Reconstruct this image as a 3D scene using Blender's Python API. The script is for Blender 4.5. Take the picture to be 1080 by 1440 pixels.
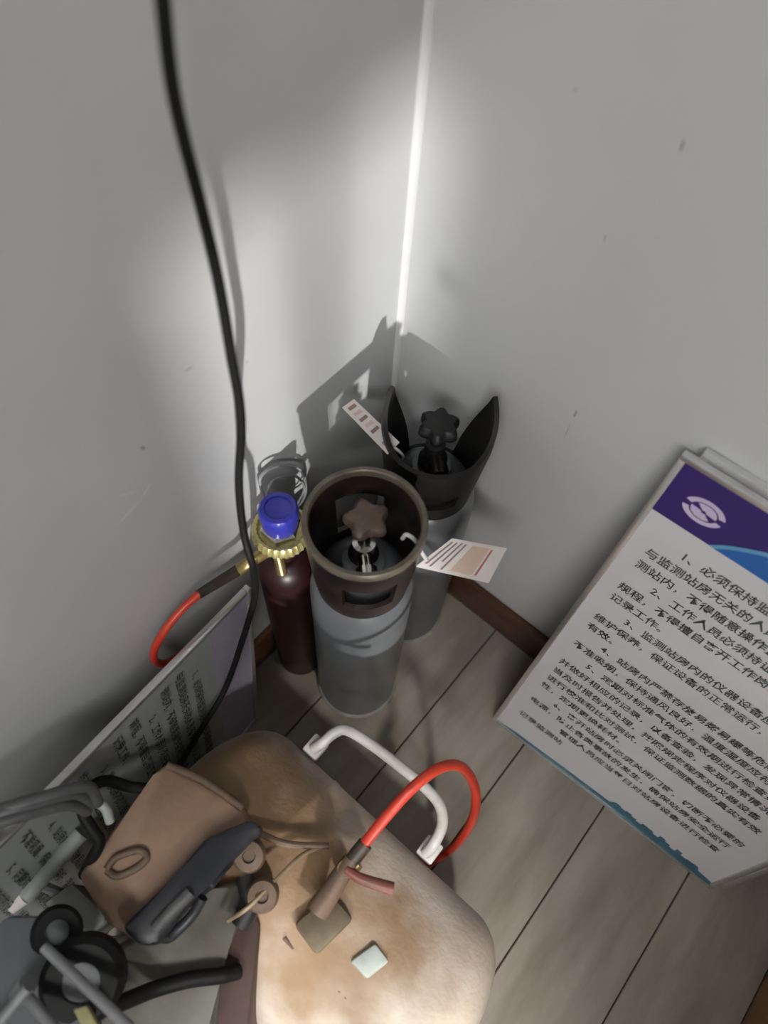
import bpy, bmesh, math, random
from mathutils import Vector, Matrix, noise
random.seed(4)
S = bpy.context.scene
C = S.collection
for o_ in list(bpy.data.objects): bpy.data.objects.remove(o_)

# ------------------------------------------------------------------ camera
FPX, CAM = 1050.0, Vector((.420, -.566, 1.35))
_p, _r, _t = math.radians(61), math.radians(5.5), math.radians(35.5)
def _rot(v): return Matrix.Rotation(_t, 3, 'Z') @ v
_fw = Vector((0, math.cos(_p), -math.sin(_p))); _ri = Vector((1, 0, 0)); _up = _ri.cross(_fw)
RI = _rot(_ri*math.cos(_r) + _up*math.sin(_r)); UP = _rot(-_ri*math.sin(_r) + _up*math.cos(_r)); FW = _rot(_fw)
cd = bpy.data.cameras.new('camera'); cam = bpy.data.objects.new('camera', cd); C.objects.link(cam)
cd.sensor_fit = 'VERTICAL'; cd.sensor_height = 36; cd.lens = 36*FPX/1440; cd.clip_start = .02
cam.matrix_world = Matrix.Translation(CAM) @ Matrix((RI, UP, -FW)).transposed().to_4x4()
S.camera = cam
cd.dof.use_dof = True; cd.dof.focus_distance = 1.02; cd.dof.aperture_fstop = 2.8

# ------------------------------------------------------------------ light
S.view_settings.view_transform = 'Standard'; S.view_settings.look = 'None'
S.view_settings.gamma = 1; S.view_settings.use_curve_mapping = False
S.view_settings.exposure = 0.05
W = bpy.data.worlds.new('world'); S.world = W; W.use_nodes = True
W.node_tree.nodes['Background'].inputs[0].default_value = (.82, .9, 1, 1)
W.node_tree.nodes['Background'].inputs[1].default_value = 1.6
sl = bpy.data.lights.new('sun', 'SUN'); sl.energy = 4.8; sl.angle = math.radians(2.0); sl.color = (1, .98, .95)
sun = bpy.data.objects.new('sun', sl); C.objects.link(sun)
SUN_DIR = Vector((-.72, .70, -.006)).normalized()
sun.rotation_euler = SUN_DIR.to_track_quat('-Z', 'Y').to_euler(); sun.location = (3, -4, 2)
LAMP = 38.0

# ------------------------------------------------------------------ pixel helpers (1080 x 1440)
def ray(x, y): return FW + RI*((x-540)/FPX) - UP*((y-720)/FPX)
def PZ(x, y, z): d = ray(x, y); return CAM + d*((z-CAM.z)/d.z)
def PX(x, y, X): d = ray(x, y); return CAM + d*((X-CAM.x)/d.x)
def PY(x, y, Y): d = ray(x, y); return CAM + d*((Y-CAM.y)/d.y)
def PD(x, y, dist): return CAM + ray(x, y)*dist

# ------------------------------------------------------------------ materials
def mat(name, col, rough=.5, metal=0, var=None, vscale=8, bump=0, bscale=60, spec=.5, stretch=(1, 1, 1), coat=0, vcontrast=(.35, .65), alpha=1, trans=0, emit=None, extra=None):
    m = bpy.data.materials.new(name); m.use_nodes = True
    nt = m.node_tree; b = nt.nodes['Principled BSDF']
    b.inputs['Base Color'].default_value = (*col, 1); b.inputs['Roughness'].default_value = rough
    b.inputs['Metallic'].default_value = metal; b.inputs['Specular IOR Level'].default_value = spec
    b.inputs['Coat Weight'].default_value = coat; b.inputs['Alpha'].default_value = alpha
    b.inputs['Transmission Weight'].default_value = trans
    if emit:
        b.inputs['Emission Color'].default_value = (*emit[0], 1); b.inputs['Emission Strength'].default_value = emit[1]
    tc = nt.nodes.new('ShaderNodeNewGeometry'); mp = nt.nodes.new('ShaderNodeMapping')
    nt.links.new(tc.outputs['Position'], mp.inputs['Vector']); mp.inputs['Scale'].default_value = stretch
    if var:
        n = nt.nodes.new('ShaderNodeTexNoise'); n.inputs['Scale'].default_value = vscale; n.inputs['Detail'].default_value = 6
        n.inputs['Roughness'].default_value = .6
        nt.links.new(mp.outputs[0], n.inputs['Vector'])
        r = nt.nodes.new('ShaderNodeValToRGB'); r.color_ramp.elements[0].position = vcontrast[0]; r.color_ramp.elements[1].position = vcontrast[1]
        r.color_ramp.elements[0].color = (*col, 1); r.color_ramp.elements[1].color = (*var, 1)
        nt.links.new(n.outputs['Fac'], r.inputs['Fac']); nt.links.new(r.outputs[0], b.inputs['Base Color'])
        m['ramp'] = r.name
    if bump:
        n2 = nt.nodes.new('ShaderNodeTexNoise'); n2.inputs['Scale'].default_value = bscale; n2.inputs['Detail'].default_value = 4
        nt.links.new(mp.outputs[0], n2.inputs['Vector'])
        bp = nt.nodes.new('ShaderNodeBump'); bp.inputs['Strength'].default_value = bump; bp.inputs['Distance'].default_value = .004
        nt.links.new(n2.outputs['Fac'], bp.inputs['Height']); nt.links.new(bp.outputs[0], b.inputs['Normal'])
    return m
M = {}
M['wall'] = mat('painted_panel', (.60, .61, .615), .20, var=(.57, .575, .58), vscale=2.5, bump=.02, bscale=25, spec=.5)
M['ceiling'] = mat('ceiling_paint', (.6, .6, .6), .7, var=(.56, .56, .56))
M['trim'] = mat('white_trim', (.80, .80, .80), .35, var=(.74, .74, .74), vscale=6)
M['baseboard'] = mat('dark_baseboard', (.060, .026, .014), .42, var=(.11, .05, .025), vscale=14, stretch=(1, 1, 3))
M['floorbase'] = mat('floor_joint', (.035, .03, .025), .9, var=(.05, .04, .03))
M['plank'] = mat('worn_plank', (.235, .205, .165), .5, var=(.36, .325, .275), vscale=16, stretch=(1, .22, 1), bump=.10, bscale=40)
M['added_desk'] = mat('desk_wood', (.34, .19, .08), .45, var=(.24, .12, .05), vscale=14, stretch=(1, 1, .15))
M['cyl'] = mat('grey_enamel', (.150, .162, .175), .30, var=(.115, .125, .135), vscale=10, bump=.03, bscale=70, coat=.15)
M['cylrim'] = mat('scuffed_grey_rim', (.50, .50, .48), .45, var=(.3, .3, .3), vscale=30)
M['guard'] = mat('black_guard', (.006, .0055, .0055), .5, var=(.014, .012, .011), vscale=18, spec=.3)
M['guard_brown'] = mat('worn_guard', (.010, .008, .007), .3, var=(.045, .027, .018), vscale=26, vcontrast=(.45, .75))
M['rim_olive'] = mat('olive_guard_rim', (.13, .115, .085), .4, var=(.08, .065, .05), vscale=40)
M['knob_black'] = mat('black_knob', (.008, .008, .009), .5, var=(.016, .016, .016), vscale=40, spec=.35)
M['knob_brown'] = mat('brown_knob', (.075, .045, .035), .5, var=(.12, .08, .065), vscale=40)
M['chrome'] = mat('chrome', (.75, .75, .73), .15, 1, var=(.6, .58, .55), vscale=40)
M['brass'] = mat('brass', (.46, .36, .16), .35, .8, var=(.33, .24, .1), vscale=50)
M['brass_pale'] = mat('pale_brass', (.58, .53, .25), .38, .5, var=(.42, .36, .13), vscale=60)
M['blue'] = mat('blue_plastic', (.018, .025, .33), .35, var=(.05, .05, .36), vscale=30)
M['maroon'] = mat('dark_red_enamel', (.030, .006, .006), .4, var=(.016, .005, .005), vscale=12)
M['red_hose'] = mat('red_hose', (.62, .055, .025), .38, var=(.52, .035, .02), vscale=25)
M['black_rubber'] = mat('black_rubber', (.004, .004, .0045), .6, var=(.008, .008, .008), vscale=30, spec=.25)
M['ferrule'] = mat('dark_ferrule', (.035, .028, .022), .5, var=(.06, .045, .03), vscale=40)
M['wire'] = mat('grey_wire', (.32, .32, .33), .4, var=(.22, .22, .24), vscale=30)
M['paper'] = mat('paper', (.66, .63, .60), .7, var=(.60, .55, .52), vscale=25)
M['paper_ink'] = mat('paper_ink', (.22, .16, .16), .7, var=(.3, .2, .2), vscale=50)
M['paper_pink'] = mat('pink_print', (.58, .42, .40), .7, var=(.6, .48, .45), vscale=50)
M['paper_orange'] = mat('orange_print', (.56, .40, .31), .7, var=(.58, .44, .36), vscale=50)
M['paper_red'] = mat('red_print', (.36, .12, .1), .7, var=(.4, .16, .13), vscale=50)
M['string'] = mat('string', (.66, .64, .60), .6, var=(.55, .53, .5), vscale=60)
M['sign'] = mat('sign_white', (.66, .66, .68), .35, var=(.63, .63, .65), vscale=5)
M['sign_frame'] = mat('aluminium', (.80, .80, .80), .28, .9, var=(.7, .7, .7), vscale=20)
M['sign_purple'] = mat('sign_purple', (.030, .014, .145), .4, var=(.036, .018, .16), vscale=6)
M['sign_blue'] = mat('sign_blue', (.018, .12, .42), .4, var=(.02, .14, .45), vscale=6)
M['sign_cyan'] = mat('sign_light_blue', (.12, .34, .58), .4, var=(.14, .37, .6), vscale=6)
M['sign_teal'] = mat('sign_teal', (.045, .16, .22), .4, var=(.03, .12, .18), vscale=20)
M['sign_shaded'] = mat('sign_shaded', (.30, .325, .32), .3, var=(.26, .28, .27), vscale=5)  # white sign face with its shade painted into the colour
M['ink_grey'] = mat('left_sign_ink', (.05, .052, .05), .6, var=(.07, .075, .07), vscale=60)
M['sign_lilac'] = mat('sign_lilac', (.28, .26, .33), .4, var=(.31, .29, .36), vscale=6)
M['sign_logo'] = mat('sign_logo', (.62, .56, .74), .4, var=(.58, .52, .7), vscale=20)
M['ink'] = mat('sign_ink', (.045, .05, .05), .6, var=(.07, .075, .075), vscale=60)
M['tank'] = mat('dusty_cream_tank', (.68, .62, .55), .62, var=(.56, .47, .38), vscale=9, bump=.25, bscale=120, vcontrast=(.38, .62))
M['cover'] = mat('dusty_brown_cover', (.30, .20, .135), .7, var=(.22, .135, .09), vscale=11, bump=.2, bscale=120)
M['dust_dark'] = mat('grimy_fitting', (.16, .105, .07), .6, var=(.09, .055, .035), vscale=30, bump=.15)
M['grip'] = mat('black_grip', (.016, .018, .023), .42, var=(.035, .035, .04), vscale=14)
M['motor'] = mat('grey_green_motor', (.17, .175, .145), .6, var=(.11, .105, .085), vscale=10, bump=.15)
M['dark_plate'] = mat('brown_foot_and_shade', (.055, .030, .024), .7, var=(.085, .05, .038), vscale=12)  # dark brown of the tank feet and the painted shadow gap
M['white_handle'] = mat('white_handle', (.74, .73, .70), .35, var=(.62, .60, .56), vscale=22)
M['brass_dusty'] = mat('dusty_brass', (.32, .25, .16), .5, .3, var=(.22, .16, .1), vscale=40)
M['lever'] = mat('red_lever', (.20, .055, .04), .5, var=(.15, .07, .05), vscale=40)
M['olive'] = mat('olive_block', (.15, .12, .065), .6, var=(.09, .07, .045), vscale=30, bump=.1)
M['pale_cap'] = mat('pale_green_cap', (.47, .53, .49), .5, var=(.38, .43, .40), vscale=40)
M['pale_plastic'] = mat('pale_grey_plastic', (.36, .385, .37), .5, var=(.27, .29, .28), vscale=20)
M['grey_plastic'] = mat('grey_plastic', (.115, .12, .13), .5, var=(.085, .09, .095), vscale=12)
M['grey_rod'] = mat('grey_rod', (.26, .27, .28), .4, .3, var=(.2, .2, .21), vscale=20)
M['grey_lead'] = mat('grey_lead', (.085, .09, .09), .5, var=(.06, .065, .065), vscale=30)
M['yellow_tab'] = mat('yellow_tab', (.40, .37, .18), .5, var=(.3, .28, .13), vscale=30)
M['lampglow'] = mat('lamp_diffuser', (.9, .9, .9), .5, emit=((1, .985, .96), LAMP))
M['lampbody'] = mat('lamp_body', (.8, .8, .8), .5, var=(.75, .75, .75))
M['glass'] = mat('window_glass', (1, 1, 1), 0.0, trans=1, alpha=.12)

def dust_and_lit_end(m, col):
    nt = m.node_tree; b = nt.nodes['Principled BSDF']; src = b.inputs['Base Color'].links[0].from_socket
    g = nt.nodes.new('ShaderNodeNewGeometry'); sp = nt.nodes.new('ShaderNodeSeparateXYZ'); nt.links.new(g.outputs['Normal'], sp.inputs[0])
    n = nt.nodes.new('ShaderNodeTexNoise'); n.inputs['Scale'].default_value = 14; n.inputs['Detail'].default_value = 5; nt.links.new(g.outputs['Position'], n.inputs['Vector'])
    ps = nt.nodes.new('ShaderNodeSeparateXYZ'); nt.links.new(g.outputs['Position'], ps.inputs[0])   # brown fades along x: the brightly lit right end painted in
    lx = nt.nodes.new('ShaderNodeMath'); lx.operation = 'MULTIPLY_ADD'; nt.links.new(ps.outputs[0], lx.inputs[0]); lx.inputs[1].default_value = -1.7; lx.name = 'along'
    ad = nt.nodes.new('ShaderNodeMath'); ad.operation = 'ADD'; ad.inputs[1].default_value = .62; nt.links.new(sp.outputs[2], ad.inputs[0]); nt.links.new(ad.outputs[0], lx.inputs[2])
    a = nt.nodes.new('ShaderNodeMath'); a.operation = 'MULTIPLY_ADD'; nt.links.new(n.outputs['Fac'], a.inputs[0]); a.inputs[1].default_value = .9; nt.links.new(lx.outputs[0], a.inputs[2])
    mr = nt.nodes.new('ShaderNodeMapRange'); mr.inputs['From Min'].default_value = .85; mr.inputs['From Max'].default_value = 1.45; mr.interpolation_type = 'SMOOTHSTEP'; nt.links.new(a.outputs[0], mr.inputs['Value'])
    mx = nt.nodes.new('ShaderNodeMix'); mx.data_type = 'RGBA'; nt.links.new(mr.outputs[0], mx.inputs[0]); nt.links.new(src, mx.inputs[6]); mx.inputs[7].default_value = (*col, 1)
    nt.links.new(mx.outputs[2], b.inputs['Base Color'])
dust_and_lit_end(M['tank'], (.275, .175, .095))
# scuffs and scratches with their own shapes on the two panels (flat marks, wall coordinates)
def add_marks(m, marks, axis):
    nt = m.node_tree; b = nt.nodes['Principled BSDF']
    src = b.inputs['Base Color'].links[0].from_socket
    g = nt.nodes.new('ShaderNodeNewGeometry'); sep = nt.nodes.new('ShaderNodeSeparateXYZ'); nt.links.new(g.outputs['Position'], sep.inputs[0])
    def math_(op, a, b_=None):
        n = nt.nodes.new('ShaderNodeMath'); n.operation = op
        for i, v in enumerate((a, b_)):
            if v is None: continue
            if isinstance(v, (int, float)): n.inputs[i].default_value = v
            else: nt.links.new(v, n.inputs[i])
        return n.outputs[0]
    A = sep.outputs[axis]; Z = sep.outputs[2]
    for (a0, z0, ang, L, w, col, f) in marks:
        ca, sa = math.cos(ang), math.sin(ang)
        da = math_('SUBTRACT', A, a0); dz = math_('SUBTRACT', Z, z0)
        p = math_('ADD', math_('MULTIPLY', da, ca/L), math_('MULTIPLY', dz, sa/L))
        q = math_('ADD', math_('MULTIPLY', da, -sa/w), math_('MULTIPLY', dz, ca/w))
        d = math_('ADD', math_('MULTIPLY', p, p), math_('MULTIPLY', q, q))
        fac = math_('MULTIPLY', math_('SUBTRACT', 1.0, math_('MINIMUM', d, 1.0)), f)
        mx = nt.nodes.new('ShaderNodeMix'); mx.data_type = 'RGBA'
        nt.links.new(fac, mx.inputs[0]); nt.links.new(src, mx.inputs[6]); mx.inputs[7].default_value = (*col, 1)
        src = mx.outputs[2]
    nt.links.new(src, b.inputs['Base Color'])
def mark(p0, p1, w, col, f, wall):
    if wall == 'r': a, b_ = PY(*p0, 0), PY(*p1, 0); i = 0
    else: a, b_ = PX(*p0, .012), PX(*p1, .012); i = 1
    d = (b_[i]-a[i], b_.z-a.z)
    return ((a[i]+b_[i])/2, (a.z+b_.z)/2, math.atan2(d[1], d[0]), max(math.hypot(*d)/2, .002), w, col, f)
DK = (.16, .15, .15); LT = (.80, .80, .80)
M['wall_r'] = M['wall'].copy(); M['wall_l'] = M['wall'].copy()
add_marks(M['wall_r'], [mark((963, 193), (955, 217), .0015, DK, .8, 'r'), mark((852, 328), (849, 342), .0012, DK, .5, 'r'), mark((812, 576), (806, 588), .0022, DK, .6, 'r'),
                        mark((803, 592), (793, 618), .0012, DK, .3, 'r'), mark((812, 122), (806, 130), .002, DK, .3, 'r')], 0)
add_marks(M['wall_l'], [mark((197, 628), (205, 632), .002, DK, .8, 'l'), mark((258, 524), (274, 513), .0018, DK, .5, 'l'), mark((345, 512), (349, 506), .002, DK, .4, 'l'),
                        mark((162, 742), (200, 700), .0016, LT, .6, 'l'), mark((196, 706), (214, 676), .0018, LT, .6, 'l'), mark((160, 700), (196, 690), .0012, LT, .4, 'l')], 1)

# ------------------------------------------------------------------ mesh helpers
def add_box(bm, c, s, rot=None, bevel=0, seg=2):
    t = bmesh.new(); bmesh.ops.create_cube(t, size=1)
    for v in t.verts: v.co = Vector((v.co.x*s[0], v.co.y*s[1], v.co.z*s[2]))
    if bevel: bmesh.ops.bevel(t, geom=t.edges[:], offset=bevel, segments=seg, profile=.5, affect='EDGES')
    mx = Matrix.Translation(Vector(c)) @ (rot.to_4x4() if rot else Matrix())
    merge(bm, t, mx); return bm
def merge(bm, t, mx=None):
    if mx is not None: bmesh.ops.transform(t, matrix=mx, verts=t.verts[:])
    me = bpy.data.meshes.new('tmp'); t.to_mesh(me); t.free(); bm.from_mesh(me); bpy.data.meshes.remove(me)
def basis(zdir, xhint=None):
    z = Vector(zdir).normalized(); h = Vector(xhint) if xhint is not None else (Vector((1, 0, 0)) if abs(z.x) < .9 else Vector((0, 1, 0)))
    x = (h - z*h.dot(z)).normalized(); return Matrix((x, z.cross(x), z)).transposed()
def add_lathe(bm, prof, c=(0, 0, 0), axis=(0, 0, 1), n=40, wob=None):
    B = basis(axis); c = Vector(c); rings = []
    for r, h in prof:
        if r < 1e-6: rings.append([bm.verts.new(c + B @ Vector((0, 0, h)))]); continue
        L = []
        for i in range(n):
            a = 2*math.pi*i/n; rr = r*(wob(a) if wob else 1)
            L.append(bm.verts.new(c + B @ Vector((rr*math.cos(a), rr*math.sin(a), h))))
        rings.append(L)
    for a, b in zip(rings, rings[1:]):
        for i in range(n):
            j = (i+1) % n
            if len(a) == 1 and len(b) == 1: continue
            if len(a) == 1: bm.faces.new((a[0], b[i], b[j]))
            elif len(b) == 1: bm.faces.new((a[i], a[j], b[0]))
            else: bm.faces.new((a[i], a[j], b[j], b[i]))
    return bm
def smooth_path(pts, sub=8):
    pts = [Vector(p) for p in pts]
    if len(pts) < 3: return pts
    out = []
    for i in range(len(pts)-1):
        p0 = pts[i-1] if i else pts[0]*2-pts[1]; p1, p2 = pts[i], pts[i+1]; p3 = pts[i+2] if i+2 < len(pts) else pts[-1]*2-pts[-2]
        for k in range(sub):
            t = k/sub
            out.append(.5*((2*p1)+(p2-p0)*t+(2*p0-5*p1+4*p2-p3)*t*t+(3*p1-p0-3*p2+p3)*t**3))
    out.append(pts[-1]); return out
def add_tube(bm, pts, r, n=12, sub=8, radii=None, flat=1.0):
    P = smooth_path(pts, sub); m = len(P)
    t0 = (P[1]-P[0]).normalized(); nrm = basis(t0).col[0]; rings = []
    for i, p in enumerate(P):
        t = (P[min(i+1, m-1)]-P[max(i-1, 0)]).normalized()
        nrm = (nrm - t*nrm.dot(t)).normalized(); bn = t.cross(nrm)
        rr = r if radii is None else radii(i/(m-1))
        rings.append([bm.verts.new(p + nrm*rr*math.cos(2*math.pi*k/n) + bn*rr*flat*math.sin(2*math.pi*k/n)) for k in range(n)])
    for a, b in zip(rings, rings[1:]):
        for k in range(n): bm.faces.new((a[k], a[(k+1) % n], b[(k+1) % n], b[k]))
    bm.faces.new(rings[0][::-1]); bm.faces.new(rings[-1]); return bm
def add_prism(bm, poly, th, bevel=0):
    """polygon (world points, counter-clockwise seen from its front) extruded backwards by th"""
    poly = [Vector(p) for p in poly]; t = bmesh.new()
    nrm = Vector((0, 0, 0))
    for i in range(len(poly)): nrm += poly[i].cross(poly[(i+1) % len(poly)])
    nrm.normalize()
    a = [t.verts.new(p) for p in poly]; b = [t.verts.new(p-nrm*th) for p in poly]; n = len(poly)
    t.faces.new(a); t.faces.new(b[::-1])
    for i in range(n): t.faces.new((a[i], b[i], b[(i+1) % n], a[(i+1) % n]))
    if bevel: bmesh.ops.bevel(t, geom=t.edges[:], offset=bevel, segments=2, profile=.5, affect='EDGES')
    merge(bm, t); return bm
def finish(bm, name, m, smooth=True, ang=38):
    bmesh.ops.recalc_face_normals(bm, faces=bm.faces[:])
    if smooth:
        for f in bm.faces: f.smooth = True
        for e in bm.edges:
            if len(e.link_faces) == 2 and e.calc_face_angle(0) > math.radians(ang): e.smooth = False
    me = bpy.data.meshes.new(name); bm.to_mesh(me); bm.free()
    if m: me.materials.append(M[m] if isinstance(m, str) else m)
    return me
def link(name, me, parent=None, loc=(0, 0, 0)):
    o = bpy.data.objects.new(name, me); C.objects.link(o); o.location = loc
    if parent: o.parent = parent
    return o
def root_of(o):
    while o.parent: o = o.parent
    return o
def part(name, bm, m, parent, smooth=True, ang=38):
    """bm in world coordinates -> child of parent (roots sit unrotated at their location)"""
    L = root_of(parent).location
    bmesh.ops.translate(bm, vec=-L, verts=bm.verts[:])
    return link(name, finish(bm, name, m, smooth, ang), parent)
def single(name, bm, m, label=None, cat=None, group=None, kind=None, smooth=True):
    vs = [v.co for v in bm.verts]
    c = Vector(((min(v.x for v in vs)+max(v.x for v in vs))/2, (min(v.y for v in vs)+max(v.y for v in vs))/2, min(v.z for v in vs)))
    bmesh.ops.translate(bm, vec=-c, verts=bm.verts[:])
    o = link(name, finish(bm, name, m, smooth), None, c); tag(o, label, cat, group, kind); return o
def tag(o, label=None, cat=None, group=None, kind=None):
    for k, v in (('label', label), ('category', cat), ('group', group), ('kind', kind)):
        if v: o[k] = v
    return o
def thing(name, loc, label, cat, group=None):
    o = link(name, None, None, loc); o.empty_display_size = .05; return tag(o, label, cat, group)
def nb(): return bmesh.new()
V = Vector

# ------------------------------------------------------------------ setting
RX, RY, RZ = 3.2, -2.7, 2.45
WL = .012
fl = single('floor', add_box(nb(), (RX/2, RY/2, -.03), (RX, -RY, .05)), 'floorbase', kind='structure', smooth=False)
xe = [0.0] + [.147+.165*i for i in range(19)]; xe[-1] = RX
plank_cache = {}
for i in range(len(xe)-1):
    w = xe[i+1]-xe[i]
    ye = [0, -.95, -2.15, RY] if i % 2 else [0, -1.25, -2.45, RY]
    for k in range(3):
        y1, y0 = ye[k], ye[k+1]; key = (round(w, 3), round(y1-y0, 3))
        if key not in plank_cache:
            plank_cache[key] = finish(add_box(nb(), (0, 0, -.0045), (w-.0022, y1-y0-.002, .009), bevel=.0012, seg=1), 'plank', 'plank', False)
        o = link('plank', plank_cache[key], fl)
        o.location = V(((xe[i]+xe[i+1])/2, (y0+y1)/2, 0)) - fl.location
single('wall_left', add_box(nb(), (WL-.025, RY/2, RZ/2), (.05, -RY+.1, RZ)), 'wall_l', kind='structure', smooth=False)
single('wall_right', add_box(nb(), (RX/2, .025, RZ/2), (RX+.1, .05, RZ)), 'wall_r', kind='structure', smooth=False)
single('wall_side', add_box(nb(), (RX+.025, RY/2, RZ/2), (.05, -RY+.1, RZ)), 'wall', kind='structure', smooth=False)
# back wall with a narrow window whose daylight falls into the corner
wx0, wx1, wz0, wz1 = 2.46, 2.87, .08, .97
bm = nb()
add_box(bm, (wx0/2, RY-.025, RZ/2), (wx0, .05, RZ)); add_box(bm, ((wx1+RX)/2, RY-.025, RZ/2), (RX-wx1, .05, RZ))
add_box(bm, ((wx0+wx1)/2, RY-.025, wz0/2), (wx1-wx0, .05, wz0)); add_box(bm, ((wx0+wx1)/2, RY-.025, (wz1+RZ)/2), (wx1-wx0, .05, RZ-wz1))
single('wall_back', bm, 'wall', kind='structure', smooth=False)
bm = nb(); t = .022
for c, s in (((wx0+t/2, RY-.025, (wz0+wz1)/2), (t, .06, wz1-wz0)), ((wx1-t/2, RY-.025, (wz0+wz1)/2), (t, .06, wz1-wz0)),
             (((wx0+wx1)/2, RY-.025, wz0+t/2), (wx1-wx0, .06, t)), (((wx0+wx1)/2, RY-.025, wz1-t/2), (wx1-wx0, .06, t)),
             ((2.665, RY-.025, (wz0+wz1)/2), (.045, .06, wz1-wz0))):
    add_box(bm, c, s, bevel=.003)
single('window_1', bm, 'trim', kind='structure')
single('ceiling', add_box(nb(), (RX/2, RY/2, RZ+.025), (RX+.1, -RY+.1, .05)), 'ceiling', kind='structure', smooth=False)
single('baseboard_left', add_box(nb(), (WL+.006, RY/2, .05), (.012, -RY, .10), bevel=.003), 'baseboard', kind='structure')
single('baseboard_right', add_box(nb(), (RX/2, -.006, .05), (RX, .012, .10), bevel=.003), 'baseboard', kind='structure')
bm = nb(); q = [(WL, 0)] + [(WL+.007*math.cos(a), -.007*math.sin(a)) for a in [math.pi/2*i/6 for i in range(7)]]
lo = [bm.verts.new((x, y, .10)) for x, y in q]; hi = [bm.verts.new((x, y, RZ)) for x, y in q]
for i in range(len(q)): j = (i+1) % len(q); bm.faces.new((lo[i], lo[j], hi[j], hi[i]))
bm.faces.new(lo); bm.faces.new(hi)
single('trim_1', bm, 'trim', kind='structure')
# ceiling light (above the frame)
cl = thing('ceiling_light', (1.25, -1.95, RZ), 'white rectangular ceiling light fitted flush to the ceiling', 'light')
part('housing', add_box(nb(), (1.25, -1.95, RZ-.02), (1.24, .34, .04), bevel=.004), 'lampbody', cl)
part('diffuser', add_box(nb(), (1.25, -1.95, RZ-.043), (1.18, .28, .008), bevel=.002), 'lampglow', cl)

# ------------------------------------------------------------------ gas cylinders
def cyl_body(c):
    pr = [(0, .012), (.058, .012), (.060, 0), (.0665, 0), (.069, .004), (.069, .43)]
    for i in range(1, 11):
        a = math.pi/2*i/10; pr.append((.031+.038*math.cos(a), .43+.06*math.sin(a)))
    pr += [(.026, .495), (.026, .515), (0, .515)]
    return add_lathe(nb(), pr, c, n=56)
def knob_mesh(c, r, h, lobes, axis=(0, 0, 1)):
    w = lambda a: 1+.14*math.cos(lobes*a)
    return add_lathe(nb(), [(0, 0), (r*.55, 0), (r*.9, .003), (r, h*.35), (r*.97, h*.75), (r*.8, h), (r*.35, h*1.08), (0, h*1.08)], c, axis, n=60, wob=w)
def guard(c, fn, n=96, rows=10, th=.006):
    """fn(angle) -> (z_low, z_high, radius function of z, hole (za, zb) or None)"""
    bm = nb(); c = V(c); cols = []
    for i in range(n):
        a = 2*math.pi*i/n; zl, zh, rf, hole = fn(a); col = []
        for k in range(rows+1):
            z = zl+(zh-zl)*k/rows; r = rf(z)
            col.append((bm.verts.new(c+V((r*math.cos(a), r*math.sin(a), z))), bm.verts.new(c+V(((r-th)*math.cos(a), (r-th)*math.sin(a), z)))))
        cols.append((col, hole, zl, zh))
    keep = {}
    for i in range(n):
        col, hole, zl, zh = cols[i]
        for k in range(rows):
            z = zl+(zh-zl)*(k+.5)/rows
            keep[i, k] = not (hole and hole[0] < z < hole[1]) and zh-zl > .002
    for i in range(n):
        A, B = cols[i][0], cols[(i+1) % n][0]
        for k in range(rows):
            if not keep[i, k]: continue
            bm.faces.new((A[k][0], B[k][0], B[k+1][0], A[k+1][0])); bm.faces.new((A[k][1], A[k+1][1], B[k+1][1], B[k][1]))
            for other, e in (((i, k-1), (A[k], B[k])), ((i, k+1), (A[k+1], B[k+1])), (((i-1) % n, k), (A[k], A[k+1])), (((i+1) % n, k), (B[k], B[k+1]))):
                if not keep.get(other, False): bm.faces.new((e[0][0], e[1][0], e[1][1], e[0][1]))
    bmesh.ops.delete(bm, geom=[v for v in bm.verts if not v.link_faces], context='VERTS')
    return bm
def adiff(a, b): return (a-b+math.pi) % (2*math.pi)-math.pi
# front cylinder: closed ring guard
FC = V((.175, -.257, 0))
cyl = thing('gas_cylinder', FC, 'grey gas cylinder with closed round valve guard and brown knob, standing by the compressor', 'gas cylinder', 'gas cylinders in the corner')
part('body', cyl_body(FC), 'cyl', cyl)
part('foot_ring', add_lathe(nb(), [(.0665, .0), (.0715, .0), (.0722, .006), (.0700, .012), (.0680, .012)], FC, n=56), 'cylrim', cyl)
toCam = math.atan2(CAM.y-FC.y, CAM.x-FC.x)
rfun = lambda z: .0600+.0095*max(0, min(1, (z-.468)/.12))**.8
def fn1(a):
    d = adiff(a, toCam+.12)
    return (.464, .614, rfun, (.503, .565) if abs(d) < .48 else ((.50, .57) if abs(abs(d)-math.pi) < .5 else None))
g = part('valve_guard', guard(FC, fn1), 'guard_brown', cyl)
part('guard_rim', add_lathe(nb(), [(.0632, .608), (.0632, .616), (.0648, .6190), (.0692, .6190), (.0712, .616), (.0712, .608), (.0692, .605), (.0648, .605), (.0632, .608)], FC, n=64), 'rim_olive', g)
v = part('valve', add_lathe(nb(), [(0, .513), (.019, .513), (.019, .533), (.014, .538), (.014, .562), (.008, .564), (.006, .600), (0, .600)], FC, n=24), 'chrome', cyl)
ax = V((math.cos(toCam+.15), math.sin(toCam+.15), 0))
part('outlet', add_lathe(nb(), [(0, 0), (.009, 0), (.009, .018), (.013, .019), (.013, .034), (.009, .036), (0, .036)], FC+V((0, 0, .549))+ax*.010, ax, n=20), 'chrome', v)
part('knob', knob_mesh(FC+V((-.006, .010, .588)), .0245, .016, 5), 'knob_brown', cyl)
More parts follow.
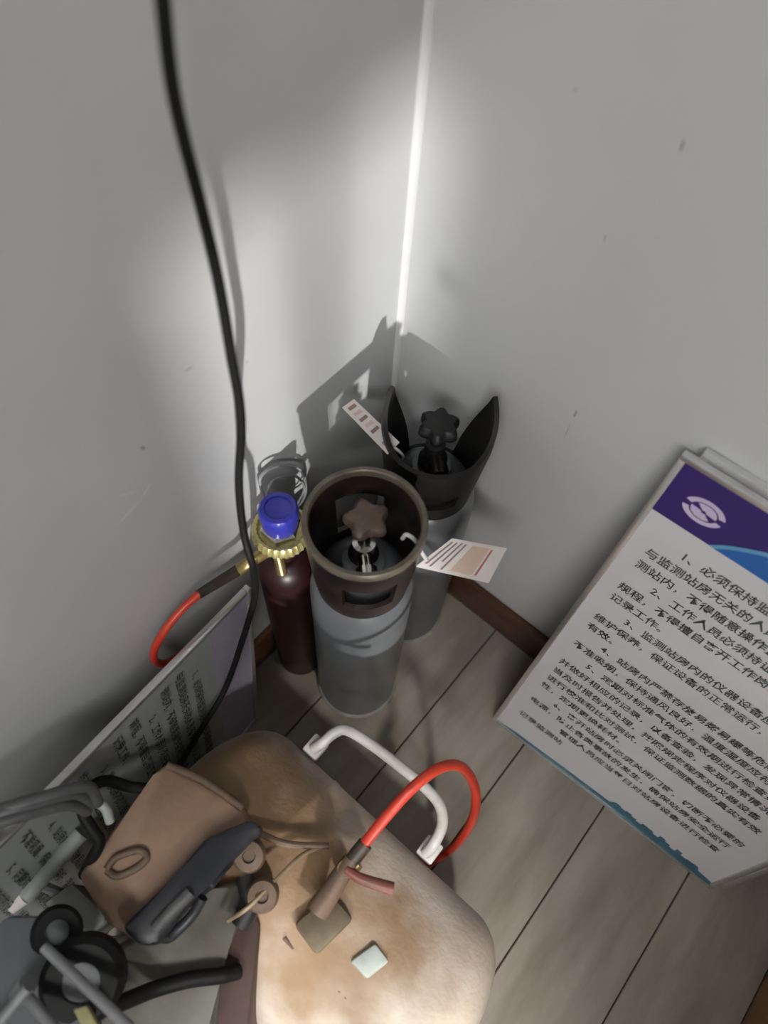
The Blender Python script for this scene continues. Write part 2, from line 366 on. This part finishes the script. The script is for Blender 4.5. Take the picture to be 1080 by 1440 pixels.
# rear cylinder: open guard with two horns
RC = V((.152, -.092, 0))
cyl2 = thing('gas_cylinder', RC, 'grey gas cylinder with open two-horned black valve guard, standing in the wall corner', 'gas cylinder', 'gas cylinders in the corner')
part('body', cyl_body(RC), 'cyl', cyl2)
part('foot_ring', add_lathe(nb(), [(.0665, .0), (.0715, .0), (.0722, .006), (.0700, .012), (.0680, .012)], RC, n=56), 'cylrim', cyl2)
upA = math.atan2(UP.y, UP.x)
def fn2(a):
    d = abs(adiff(a, upA+.05))
    right = adiff(a, upA+.05) < 0
    pk = 1.42 if right else 1.08
    if d > pk: zt = .594+(.050 if right else .054)*max(0, 1-(d-pk)/1.2)**1.3
    else: zt = .475+.172*max(0, 1-(pk-d)/.66)**.6
    fr = abs(adiff(a, toCam+.1))
    return (.464, max(zt, .4765), lambda z: .0595+.0115*max(0, min(1, (z-.468)/.12))-.008*max(0, (z-.61)/.065)**1.5, (.498, .530) if fr < .4 else None)
part('valve_guard', guard(RC, fn2, n=120, rows=14), 'guard', cyl2)
v = part('valve', add_lathe(nb(), [(0, .513), (.019, .513), (.019, .533), (.013, .538), (.013, .566), (.008, .568), (.006, .592), (0, .592)], RC, n=24), 'knob_black', cyl2)
part('outlet', add_lathe(nb(), [(0, 0), (.010, 0), (.010, .012), (.013, .013), (.013, .030), (0, .032)], RC+V((0, 0, .549))+ax*.010, ax, n=20), 'guard_brown', v)
part('knob', knob_mesh(RC+V((-.002, .004, .584)), .0240, .022, 6), 'knob_black', cyl2)

# tags
def quad_tag(root, name, pts, th, m):
    return part(name, add_prism(nb(), pts, th), m, root, False)
def lerp2(q, u, v_):  # q: TL, TR, BR, BL
    return (q[0]*(1-u)+q[1]*u)*(1-v_)+(q[3]*(1-u)+q[2]*u)*v_
def tag_sheet(root, q, bands):
    nq = (q[1]-q[0]).cross(q[3]-q[0]); dq = q[2]-CAM; q = [q[0], q[1], CAM+dq*((q[0]-CAM).dot(nq)/dq.dot(nq)), q[3]]   # keep the card flat
    quad_tag(root, 'sheet', [q[3], q[2], q[1], q[0]], .0006, 'paper')
    n = (q[2]-q[3]).cross(q[0]-q[3]).normalized()
    if n.dot(CAM-q[0]) < 0: n = -n
    for (u0, u1, v0, v1, m) in bands:
        pp = [lerp2(q, u0, v1)+n*.0004, lerp2(q, u1, v1)+n*.0004, lerp2(q, u1, v0)+n*.0004, lerp2(q, u0, v0)+n*.0004]
        quad_tag(root, 'print_bar', pp, .0003, m)
z = .600
q = [PZ(498, 561, z+.012), PZ(562, 622, z-.006), PZ(545, 639, z-.006), PZ(481, 573, z+.012)]
tg = thing('paper_tag', (q[0]+q[2])/2, 'narrow white printed paper strip sticking out from the horned valve guard', 'tag')
tag_sheet(tg, q, [(.06+.125*i, .12+.125*i, .22, .78, 'paper_pink' if i % 2 else 'paper_ink') for i in range(7) if i != 5])
part('tie', add_tube(nb(), [PZ(553, 629, z-.006), PZ(560, 634, z-.012), PZ(566, 642, z-.03), PZ(560, 650, z-.045)], .0022, 8), 'string', tg)
q = [PZ(636, 757, .545), PZ(713, 771, .515), PZ(687, 820, .505), PZ(584, 797, .535)]
tg = thing('paper_tag', (q[0]+q[2])/2, 'cream card label with orange print tied to the round valve guard', 'tag')
tag_sheet(tg, q, [(.05, .085, .1, .85, 'paper_ink'), (.13, .16, .1, .9, 'paper_ink'), (.21, .24, .08, .7, 'paper_ink'), (.29, .32, .1, .92, 'paper_ink'), (.42, .72, .1, .9, 'paper_orange'), (.755, .785, .12, .88, 'paper_red')])
part('tie', add_tube(nb(), [PZ(566, 757, .598), PZ(572, 752, .614), PZ(584, 760, .600), PZ(592, 775, .570), PZ(600, 787, .541)], .0026, 8), 'string', tg)

# ------------------------------------------------------------------ small dark red bottle with blue knob
BC = V((.066, -.290, 0))
bt = thing('gas_bottle', BC, 'slim dark red gas bottle with brass collar and blue hand knob behind the sign', 'gas bottle')
part('body', add_lathe(nb(), [(0, 0), (.038, 0), (.041, .006), (.041, .40)]+[(.016+.025*math.cos(math.pi/2*i/8), .40+.035*math.sin(math.pi/2*i/8)) for i in range(1, 9)]+[(.016, .455), (0, .455)], BC, n=40), 'maroon', bt)
vb = part('valve_body', add_lathe(nb(), [(0, .452), (.019, .452), (.019, .475), (.026, .48), (.026, .495), (0, .495)], BC, n=24), 'brass', bt)
part('collar', add_lathe(nb(), [(.018, .490), (.034, .490), (.0375, .494), (.0375, .505), (.034, .510), (.031, .510), (.028, .503), (.020, .503)], BC, n=60, wob=lambda a: 1+.022*math.cos(30*a)), 'brass_pale', bt)
part('collar_cap', add_lathe(nb(), [(.026, .503), (.026, .514), (.022, .517), (0, .517)], BC, n=6), 'chrome', bt)
part('knob', add_lathe(nb(), [(0, .515), (.020, .515), (.0225, .520), (.0245, .545), (.0245, .555), (.022, .559), (.017, .560), (.016, .557), (0, .557)], BC, n=48, wob=lambda a: 1+.018*math.cos(16*a)), 'blue', bt)
sa = PZ(393, 785, .47); dr = (PZ(397, 808, .455)-PZ(390, 775, .485)).normalized()
part('outlet', add_tube(nb(), [PZ(389, 772, .482), PZ(397, 806, .452)], .007, 14), 'brass', vb)
j = PX(342, 798, BC.x-.020)
part('side_outlet', add_tube(nb(), [V((BC.x, BC.y, .470)), PX(352, 790, BC.x-.012), PX(334, 803, BC.x-.022)], .008, 14, sub=3), 'brass', vb)
hs = thing('gas_hose', PX(228, 900, .035), 'short red rubber hose drooping beside the left wall from the dark red bottle', 'hose')
part('tube', add_tube(nb(), [PX(284, 832, .040), PX(258, 855, .036), PX(232, 886, .034), PX(217, 914, .032), PX(219, 930, .032), PX(236, 932, .030), PX(262, 915, .026)], .0052, 12), 'red_hose', hs)
part('ferrule', add_tube(nb(), [PX(336, 801, BC.x-.021), PX(279, 836, .040)], .0074, 14, radii=lambda t: .0078-.0016*t), 'ferrule', hs)
# grey wire loops hooked behind the bottle
bm = nb()
add_tube(bm, [PX(372, 702, .03), PX(366, 672, .026), PX(390, 655, .024), PX(422, 660, .026), PX(430, 690, .03), PX(418, 712, .034), PX(396, 718, .036)], .0022, 8)
add_tube(bm, [PX(418, 708, .034), PX(428, 685, .03), PX(412, 668, .028), PX(384, 676, .028), PX(376, 700, .032), PX(388, 722, .037)], .0018, 8)
single('wire_loop', bm, 'wire', 'thin grey wire coiled loosely above the blue knob against the wall', 'wire')

# ------------------------------------------------------------------ signs
text_cache = {}
def text_bm(s, size):
    cu = bpy.data.curves.new('t', 'FONT'); cu.body = s; cu.size = size; cu.resolution_u = 1; cu.align_x = 'LEFT'; cu.space_character = 1.0; cu.offset = size*.012
    ob = bpy.data.objects.new('t', cu); C.objects.link(ob)
    dg = bpy.context.evaluated_depsgraph_get()
    me = bpy.data.meshes.new_from_object(ob.evaluated_get(dg))
    bm = nb(); bm.from_mesh(me)
    bpy.data.objects.remove(ob); bpy.data.curves.remove(cu); bpy.data.meshes.remove(me)
    return bm
ROWS = [  # (v, indent, text) read as far as the blur allows
 (0.605, 1, '1、必须保持监测站房内部环境的整齐清洁，'),
 (0.579, 0, '与监测站房无关的人员不得随意进入站房，进监'),
 (0.553, 0, '测站内，不得随意操作监测仪器设备。'),
 (0.527, 1, '2、工作人员必须持证上岗，严格执行操作'),
 (0.501, 0, '规程，不得擅自离开工作岗位，做好每日的运行'),
 (0.475, 0, '记录工作。'),
 (0.447, 1, '3、监测站房内的仪器设备应当定期检查和'),
 (0.421, 0, '维护保养，保证设备的正常运行，数据准确可靠'),
 (0.395, 0, '有效。'),
 (0.368, 1, '4、站房内严禁存放易燃易爆等危险物品，'),
 (0.341, 0, '不准吸烟，保持通风良好，温度湿度应符合要求'),
 (0.312, 1, '5、定期对标准气体的有效期进行检查更换'),
 (0.283, 0, '并做好相应的记录，以备查验，发现异常情况应'),
 (0.254, 0, '当及时报告并处理，按照规定程序对仪器设备'),
 (0.226, 0, '进行校准和比对测试，保证监测数据的真实有效'),
 (0.198, 0, '性，定期更换耗材。'),
 (0.169, 1, '6、离开站房时必须关闭门窗，切断不必要的'),
 (0.141, 0, '电源，防止各类事故的发生，确保站房安全运行'),
 (0.112, 2, '管理人员应当每日对站房设备进行检查'),
 (0.081, 0, '记录监测站'),
]
def make_sign(name, loc, O, ux, uv, Wd, Ht, label, group=None, lilac=False, plain=False):
    """O: lower-left front corner, ux/uv unit axes in the sign's face"""
    n = ux.cross(uv).normalized(); root = thing(name, loc, label, 'sign', group)
    A = lambda u, v_, d=0.0: O+ux*u+uv*v_+n*d
    B = Matrix((ux, uv, n)).transposed()
    f = .008
    pn = part('panel', add_box(nb(), A(Wd/2, Ht/2, -.0055), (Wd-.004, Ht-.004, .007), B), 'sign_shaded' if lilac else 'sign', root, False)
    for c, s in (((Wd/2, f/2-.001), (Wd, f)), ((Wd/2, Ht-f/2), (Wd, f)), ((f/2, Ht/2), (f, Ht-2*f)), ((Wd-f/2, Ht/2), (f, Ht-2*f))):
        if c[1] < .01 and not plain: s = (s[0], .004); c = (c[0], .002)
        part('frame_rail', add_box(nb(), A(c[0], c[1], -.004), (s[0], s[1], .010), B, bevel=.0012), 'sign_frame', root)
    if plain: return root
    e = -.0017
    flat = lambda pts, nm, m, d=0.0: part(nm, add_prism(nb(), [A(u, v_, e+d) for u, v_ in pts], .0003), m, pn, False)
    h0 = .640
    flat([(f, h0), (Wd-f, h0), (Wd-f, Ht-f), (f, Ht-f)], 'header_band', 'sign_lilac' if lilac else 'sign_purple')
    if not lilac:
     arc = lambda u0, u1, hh, z0: [(u0+(u1-u0)*i/28, z0+hh*math.sin(math.pi*i/28)**.8) for i in range(29)]
     flat([(u, v_) for u, v_ in reversed(arc(.079, Wd-.079, .060, h0))], 'header_arc', 'sign_cyan', .0003)
     flat([(u, v_) for u, v_ in reversed(arc(.086, Wd-.086, .053, h0))], 'header_swoosh', 'sign_blue', .0006)
    # oval emblem of two hooked strokes
    cu, cv = .053, .676
    def ell(a, ru, rv): return (cu+ru*math.cos(a), cv+rv*math.sin(a))
    for s0 in (() if lilac else (0, math.pi)):
        for (r1, r2, a0, a1) in ((1.0, .70, .22, 2.85), (.62, .12, -.15, 2.3)):
            aa = [s0+a0+(a1-a0)*i/18 for i in range(19)]
            flat([ell(a, .024*r1, .017*r1) for a in aa]+[ell(a, .024*r2, .017*r2) for a in reversed(aa)], 'emblem_stroke', 'sign_logo', .0003)
    # teal foot band with a jagged skyline
    pts = [(.012, .004), (Wd-.004, .004), (Wd-.004, .014), (.405, .018)]
    x = .40; top = []
    random.seed(9)
    while x > .245:
        h = .023+random.random()*.012; top += [(x, h), (x-.010, h)]; x -= .0105
    pts += top+[(.235, .020), (.14, .016), (.05, .011)]
    flat(pts, 'foot_band', 'sign_teal')
    for v_, ind, s in ROWS:
        t = text_bm(s, .0172)
        mx = Matrix.Translation(A(.030+.034*ind, v_-.0065, e+.0005)) @ B.to_4x4()
        bmesh.ops.transform(t, matrix=mx, verts=t.verts[:])
        bmesh.ops.translate(t, vec=-root.location, verts=t.verts[:])
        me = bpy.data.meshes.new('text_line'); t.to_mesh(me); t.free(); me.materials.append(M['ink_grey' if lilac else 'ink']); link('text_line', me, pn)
    return root
BL, BR, TL = PZ(692, 1010, .001), PZ(1000, 1250, .001), PY(963, 640, -.023)
ux = (BR-BL).normalized(); uv = TL-BL; uv = (uv-ux*uv.dot(ux)); Ht = uv.length; uv.normalize()
make_sign('rules_sign', V((.63, -.145, 0)), BL, ux, uv, (BR-BL).length, Ht, 'white rules sign with purple and blue header, upright, leaning on the wall', 'framed rules signs')
nn = ux.cross(uv).normalized()
make_sign('framed_board', V((.66, -.12, 0)), BL+ux*.016-nn*.0106+uv*.0045, ux, uv, (BR-BL).length, Ht+.004, 'plain framed board tucked behind the upright rules sign, only its edge showing', plain=True)
# the second sign lies on its long side against the left wall
TR = PX(353, 826, .060); E2 = PX(0, 1188, .100)
along = (E2-TR).normalized()                       # runs away from the corner, its far end propped up
down = V((.05, 0, -1)); down = (down-along*down.dot(along)).normalized()
SW, SH = .420, .72
make_sign('rules_sign', V((.10, -.6, 0)), TR+along*SH, down, -along, SW, SH, 'pale grey rules sign lying on its long side against the left wall beside the compressor', 'framed rules signs', lilac=True)
SN = down.cross(-along).normalized()
def PSIGN(x, y, off): d = ray(x, y); return CAM + d*((TR+SN*off-CAM).dot(SN)/d.dot(SN))

# ------------------------------------------------------------------ hanging black cable
pts = [(226, -60, .345), (229, 0, .37), (246, 140, .42), (285, 300, .50), (308, 400, .54), (325, 500, .59), (339, 590, .66), (336, 680, .74), (343, 750, .80), (356, 800, .84)]
cab = []
for x, y, d in pts:
    dw = (PX(x, y, .024)-CAM).dot(FW); cab.append(PD(x, y, min(d, dw)))
cab += [PSIGN(x, y, o) for x, y, o in ((358, 840, .022), (341, 900, .012), (316, 970, .010), (280, 1030, .010), (250, 1078, .010), (225, 1106, .012))]
single('power_cable', add_tube(nb(), cab, .0043, 14), 'black_rubber', 'thick black cable hanging down past the walls to the dusty compressor', 'cable')

# ------------------------------------------------------------------ air compressor
TY, TZ, TRd = -.580, .205, .140
tx0, tx1 = .128, .622
ac = thing('air_compressor', V((.375, TY, 0)), 'dust-covered cream air compressor with horizontal tank and white tube handle', 'compressor')
pr = []
for i in range(0, 11):
    a = math.pi/2*i/10; pr.append((TRd*math.sin(a)**.75 if i else 0, .075*(1-math.cos(a))))
L = tx1-tx0
pr += [(TRd, .16), (TRd+.0012, .162), (TRd+.0012, .170), (TRd, .172), (TRd, L-.10)] + [(r, L-h) for r, h in reversed(pr[:11])]
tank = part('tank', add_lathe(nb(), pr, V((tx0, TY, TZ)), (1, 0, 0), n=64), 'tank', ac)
for x_ in (.22, .53):
    part('foot', add_box(nb(), (x_, TY, .035), (.05, .20, .07), bevel=.006), 'dark_plate', ac)
# straight weld bead along the tank
part('weld_seam', add_tube(nb(), [PZ(400, 1318, .337), PZ(440, 1362, .331), PZ(485, 1402, .326)], .0035, 8), 'dust_dark', tank)
# brown cover at the left end
cv = part('cover', add_prism(nb(), [PZ(x, y, .385) for x, y in ((108, 1232), (150, 1300), (200, 1325), (350, 1180), (343, 1135), (232, 1072), (215, 1090))], .20, bevel=.007), 'cover', ac)
part('emboss', add_tube(nb(), [PZ(150, 1222, .386), PZ(165, 1205, .387), PZ(196, 1196, .387), PZ(206, 1207, .386), PZ(190, 1222, .386), PZ(165, 1232, .386), PZ(150, 1224, .386)], .0045, 10), 'dust_dark', cv)
part('lip', add_tube(nb(), [PZ(236, 1076, .386), PZ(290, 1100, .386), PZ(342, 1137, .384)], .005, 10), 'dust_dark', cv)
# black grip with loop
gp = part('grip', add_prism(nb(), [PZ(x, y, .412) for x, y in ((347, 1153), (287, 1179), (246, 1230), (178, 1295), (169, 1308), (190, 1327), (207, 1332), (222, 1326), (258, 1277), (288, 1240), (318, 1218), (368, 1168), (364, 1156))], .034, bevel=.007), 'grip', ac)
part('grip_pad', add_tube(nb(), [PZ(268, 1254, .412), PZ(242, 1280, .412), PZ(218, 1306, .411)], .0075, 12), 'grey_lead', gp)
part('grip_loop', add_tube(nb(), [PZ(285, 1262, .40), PZ(272, 1285, .39), PZ(250, 1308, .385), PZ(238, 1318, .38), PZ(226, 1318, .385)], .006, 10), 'grip', gp)
# motor, and a dark plate standing in for the shadow gap beside it
mt = part('motor', add_prism(nb(), [PZ(x, y, .355) for x, y in ((150, 1336), (140, 1480), (300, 1480), (310, 1330), (358, 1262), (340, 1232), (300, 1250))], .20, bevel=.010), 'motor', ac)
part('dark_plate', add_prism(nb(), [PZ(x, y, .345) for x, y in ((312, 1310), (290, 1480), (345, 1480), (366, 1300), (356, 1275))], .17, bevel=.006), 'dark_plate', ac)
part('motor_fin', add_tube(nb(), [PZ(345, 1232, .372), PZ(352, 1270, .372), PZ(338, 1300, .365)], .012, 10), 'knob_black', mt)
for (x, y, z, r) in ((353, 1200, .392, .019), (371, 1254, .385, .019)):
    kb = part('fitting_cap', add_lathe(nb(), [(0, -.02), (r*.8, -.02), (r*.8, .012), (r, .014), (r, .030), (r*.85, .036), (r*.4, .037), (r*.35, .033), (0, .033)], PZ(x, y, z-.03), (.15, -.1, 1), n=24), 'dust_dark', ac)
part('capillary', add_tube(nb(), [PZ(452, 1190, .345), PZ(425, 1202, .366), PZ(400, 1225, .38), PZ(350, 1275, .39), PZ(320, 1295, .375)], .0026, 8), 'brass_dusty', ac)
part('copper_pipe', add_tube(nb(), [PZ(352, 1165, .36), PZ(400, 1186, .365), PZ(462, 1190, .352)], .004, 8), 'dust_dark', ac)
# regulator block, valve and lever
part('regulator_block', add_prism(nb(), [PZ(x, y, .362) for x, y in ((412, 1300), (445, 1345), (498, 1292), (465, 1255))], .05, bevel=.006), 'olive', ac)
vv = part('ball_valve', add_tube(nb(), [PZ(446, 1282, .372), PZ(462, 1258, .378), PZ(480, 1230, .384), PZ(495, 1208, .39)], .0125, 14, radii=lambda t: .014-.004*t), 'dust_dark', ac)
part('valve_stem', add_tube(nb(), [PZ(486, 1222, .345), PZ(486, 1222, .394)], .010, 12), 'brass', vv)
part('lever', add_tube(nb(), [PZ(486, 1222, .395), PZ(508, 1236, .392), PZ(552, 1250, .386)], .0058, 10, radii=lambda t: .005+.0025*t), 'lever', vv)
part('nut', add_tube(nb(), [PZ(494, 1222, .385), PZ(504, 1213, .388)], .0075, 6), 'brass', vv)
part('pale_cap', add_prism(nb(), [PZ(x, y, .352) for x, y in ((492, 1352), (516, 1378), (548, 1352), (528, 1326))], .03, bevel=.004), 'pale_cap', ac)
part('drain_plug', knob_mesh(PZ(490, 1386, .325), .014, .014, 6), 'dust_dark', ac)
# white handle
hz = .262
part('handle', add_tube(nb(), [PZ(440, 1053, hz-.01), PZ(452, 1046, hz), PZ(470, 1031, hz+.006), PZ(488, 1027, hz+.008), PZ(520, 1046, hz+.008), PZ(560, 1076, hz+.008), PZ(596, 1106, hz+.008), PZ(618, 1132, hz+.008), PZ(622, 1160, hz+.006), PZ(608, 1190, hz), PZ(598, 1200, hz-.012)], .0076, 14), 'white_handle', ac)
for (x, y) in ((444, 1051), (604, 1195)):
    part('handle_lug', add_box(nb(), PZ(x, y, hz-.018), (.026, .03, .012), bevel=.003), 'white_handle', ac)
# left end pieces
part('switch_box', add_prism(nb(), [PZ(x, y, .33) for x, y in ((58, 1272), (92, 1284), (122, 1318), (146, 1300), (150, 1286), (100, 1240))], .07, bevel=.006), 'pale_plastic', ac)
part('drain_pipe', add_tube(nb(), [PZ(34, 1262, .34), PZ(114, 1172, .34)], .0105, 14), 'pale_plastic', ac)
part('pipe_cap', add_tube(nb(), [PZ(14, 1274, .338), PZ(34, 1260, .34)], .010, 12), 'paper', ac)
part('pipe_bracket', add_tube(nb(), [PZ(60, 1246, .325), PZ(100, 1262, .30)], .006, 8), 'grey_rod', ac)
# red air hose over the handle
ah = thing('air_hose', PZ(640, 1120, .2), 'bright red air hose arching from the compressor valve over the white handle', 'hose')
part('tube', add_tube(nb(), [PZ(508, 1192, .395), PZ(540, 1152, .42), PZ(580, 1108, .44), PZ(618, 1080, .44), PZ(648, 1078, .41), PZ(667, 1105, .35), PZ(668, 1140, .28), PZ(655, 1170, .20), PZ(634, 1194, .12), PZ(610, 1210, .055), PZ(590, 1222, .014)], .0064, 14), 'red_hose', ah)
part('ferrule', add_tube(nb(), [PZ(484, 1224, .386), PZ(514, 1186, .397)], .0092, 14), 'ferrule', ah)

# ------------------------------------------------------------------ leads and hand trolley in the near left
bm = nb()
for dx, dz in ((0, 0), (.004, .013), (.002, -.013)):
    add_tube(bm, [PX(-95, 1172, .026)+V((dx*.5, dz, 0)), PZ(-30, 1153, .515)+V((dx, dz, 0)), PZ(40, 1132, .515)+V((dx, dz, 0)), PZ(104, 1116, .485)+V((dx, dz, 0)), PZ(128, 1132, .445)+V((dx, dz*.5, 0))], .0066, 10)
single('flat_lead', bm, 'grey_lead', 'dark grey flat ribbed lead reaching in across the sign lying on its side', 'cable')
single('extension_cord', add_tube(nb(), [PZ(262, 1096, .36), PZ(225, 1108, .37), PZ(185, 1107, .385), PZ(150, 1098, .41), PZ(126, 1110, .425), PZ(116, 1140, .42), PZ(130, 1166, .41), PZ(140, 1184, .40), PZ(128, 1210, .38), PZ(118, 1230, .35)], .0068, 12), 'black_rubber',
       'black cord looped beside the brown compressor cover at the end of the ribbed lead', 'cord')
single('cord_clip', add_tube(nb(), [PZ(134, 1128, .435), PZ(148, 1136, .432), PZ(155, 1156, .42)], .0055, 10), 'pale_plastic', 'small curved pale grey clip around the looped black cord', 'clip')
tr = thing('hand_trolley', PZ(40, 1400, 0), 'dark grey hand trolley with black wheels and thin grey rods beside the compressor', 'trolley')
zt = .44
part('deck', add_prism(nb(), [PZ(x, y, zt) for x, y in ((-8, 1302), (-8, 1500), (150, 1500), (120, 1400), (58, 1330), (70, 1308), (52, 1288), (10, 1288))], .03, bevel=.005), 'grey_plastic', tr)
def wheel(px, py, z, r, w, ax):
    c = PZ(px, py, z); ax = V(ax).normalized()
    wb = part('wheel', add_lathe(nb(), [(r*.45, -w/2), (r*.85, -w/2), (r, -w*.3), (r, w*.3), (r*.85, w/2), (r*.45, w/2), (r*.45, -w/2)], c, ax, n=36), 'black_rubber', tr)
    part('hub', add_lathe(nb(), [(0, -w*.4), (r*.46, -w*.4), (r*.46, w*.4), (0, w*.4)], c, ax, n=24), 'grey_plastic', wb)
wheel(80, 1310, .425, .026, .03, (.3, .2, 1)); wheel(118, 1376, .432, .042, .032, (.25, -.1, 1))
for a, b in (((62, 1332), (200, 1462)), ((34, 1396), (96, 1470)), ((-20, 1462), (40, 1388))):
    part('rod', add_tube(nb(), [PZ(*a, zt+.025), PZ(*b, zt+.045)], .0055, 10), 'grey_rod', tr)
part('rod_knuckle', add_tube(nb(), [PZ(26, 1402, zt+.02), PZ(40, 1382, zt+.03)], .010, 10), 'grey_rod', tr)
part('yellow_tab', add_prism(nb(), [PZ(x, y, zt+.03) for x, y in ((102, 1420), (120, 1455), (145, 1455), (122, 1414))], .01, bevel=.002), 'yellow_tab', tr)
for (x, y) in ((30, 1340), (100, 1440)):
    c = PZ(x, y, zt-.028); part('leg', add_tube(nb(), [c, V((c.x, c.y, .0))], .012, 10), 'grey_rod', tr)
single('motor_lead', add_tube(nb(), [PZ(120, 1424, .44), PZ(165, 1412, .41), PZ(215, 1392, .375), PZ(265, 1378, .366), PZ(310, 1372, .366), PZ(335, 1366, .35)], .0085, 12), 'black_rubber', 'thick black lead running from the trolley wheel to the compressor motor', 'cable')

# ------------------------------------------------------------------ wooden panel at the right edge, with added unseen top shading the floor
dk = thing('added_desk', V((1.25, -.36, 0)), 'brown wooden side panel with added unseen top shading the floor, beside the upright rules sign', 'added_desk')
part('side_panel', add_box(nb(), (.983, -.45, .36), (.022, .82, .72), bevel=.002), 'added_desk', dk)
part('side_panel', add_box(nb(), (1.56, -.45, .36), (.022, .82, .72), bevel=.002), 'added_desk', dk)
part('back_panel', add_box(nb(), (1.27, -.06, .47), (.56, .018, .48), bevel=.002), 'added_desk', dk)
part('shade_top', add_box(nb(), (1.27, -.45, .735), (.66, .86, .03), bevel=.004), 'added_desk', dk)

# unseen spot lamp, added to brighten the right end of the compressor tank
hd, tg_ = V((1.00, -.80, 1.12)), V((.54, -.655, .30)); ld = (tg_-hd).normalized()
lp = thing('added_lamp', V((1.06, -.80, .75)), 'black unseen lamp added to brighten the right end of the compressor tank', 'lamp')
part('base', add_lathe(nb(), [(0, 0), (.07, 0), (.072, .006), (.06, .014), (.012, .02), (0, .02)], V((1.06, -.80, .75)), n=32), 'grip', lp)
part('arm', add_tube(nb(), [V((1.06, -.80, .765)), V((1.10, -.80, .95)), V((1.09, -.80, 1.12)), V((1.04, -.80, 1.17)), hd-ld*.05], .007, 10), 'grip', lp)
part('shade', add_lathe(nb(), [(.014, -.06), (.02, -.055), (.05, .03), (.052, .03), (.023, -.058), (.014, -.064)], hd, ld, n=32), 'grip', lp)
bl = bpy.data.lights.new('added_spot', 'SPOT'); bl.energy = 31; bl.spot_size = math.radians(44); bl.spot_blend = 1.0; bl.shadow_soft_size = .03; bl.color = (1, .95, .89)
bo = bpy.data.objects.new('added_spot', bl); C.objects.link(bo); bo.parent = lp; bo.location = hd+ld*.02-lp.location; bo.rotation_euler = ld.to_track_quat('-Z', 'Y').to_euler()
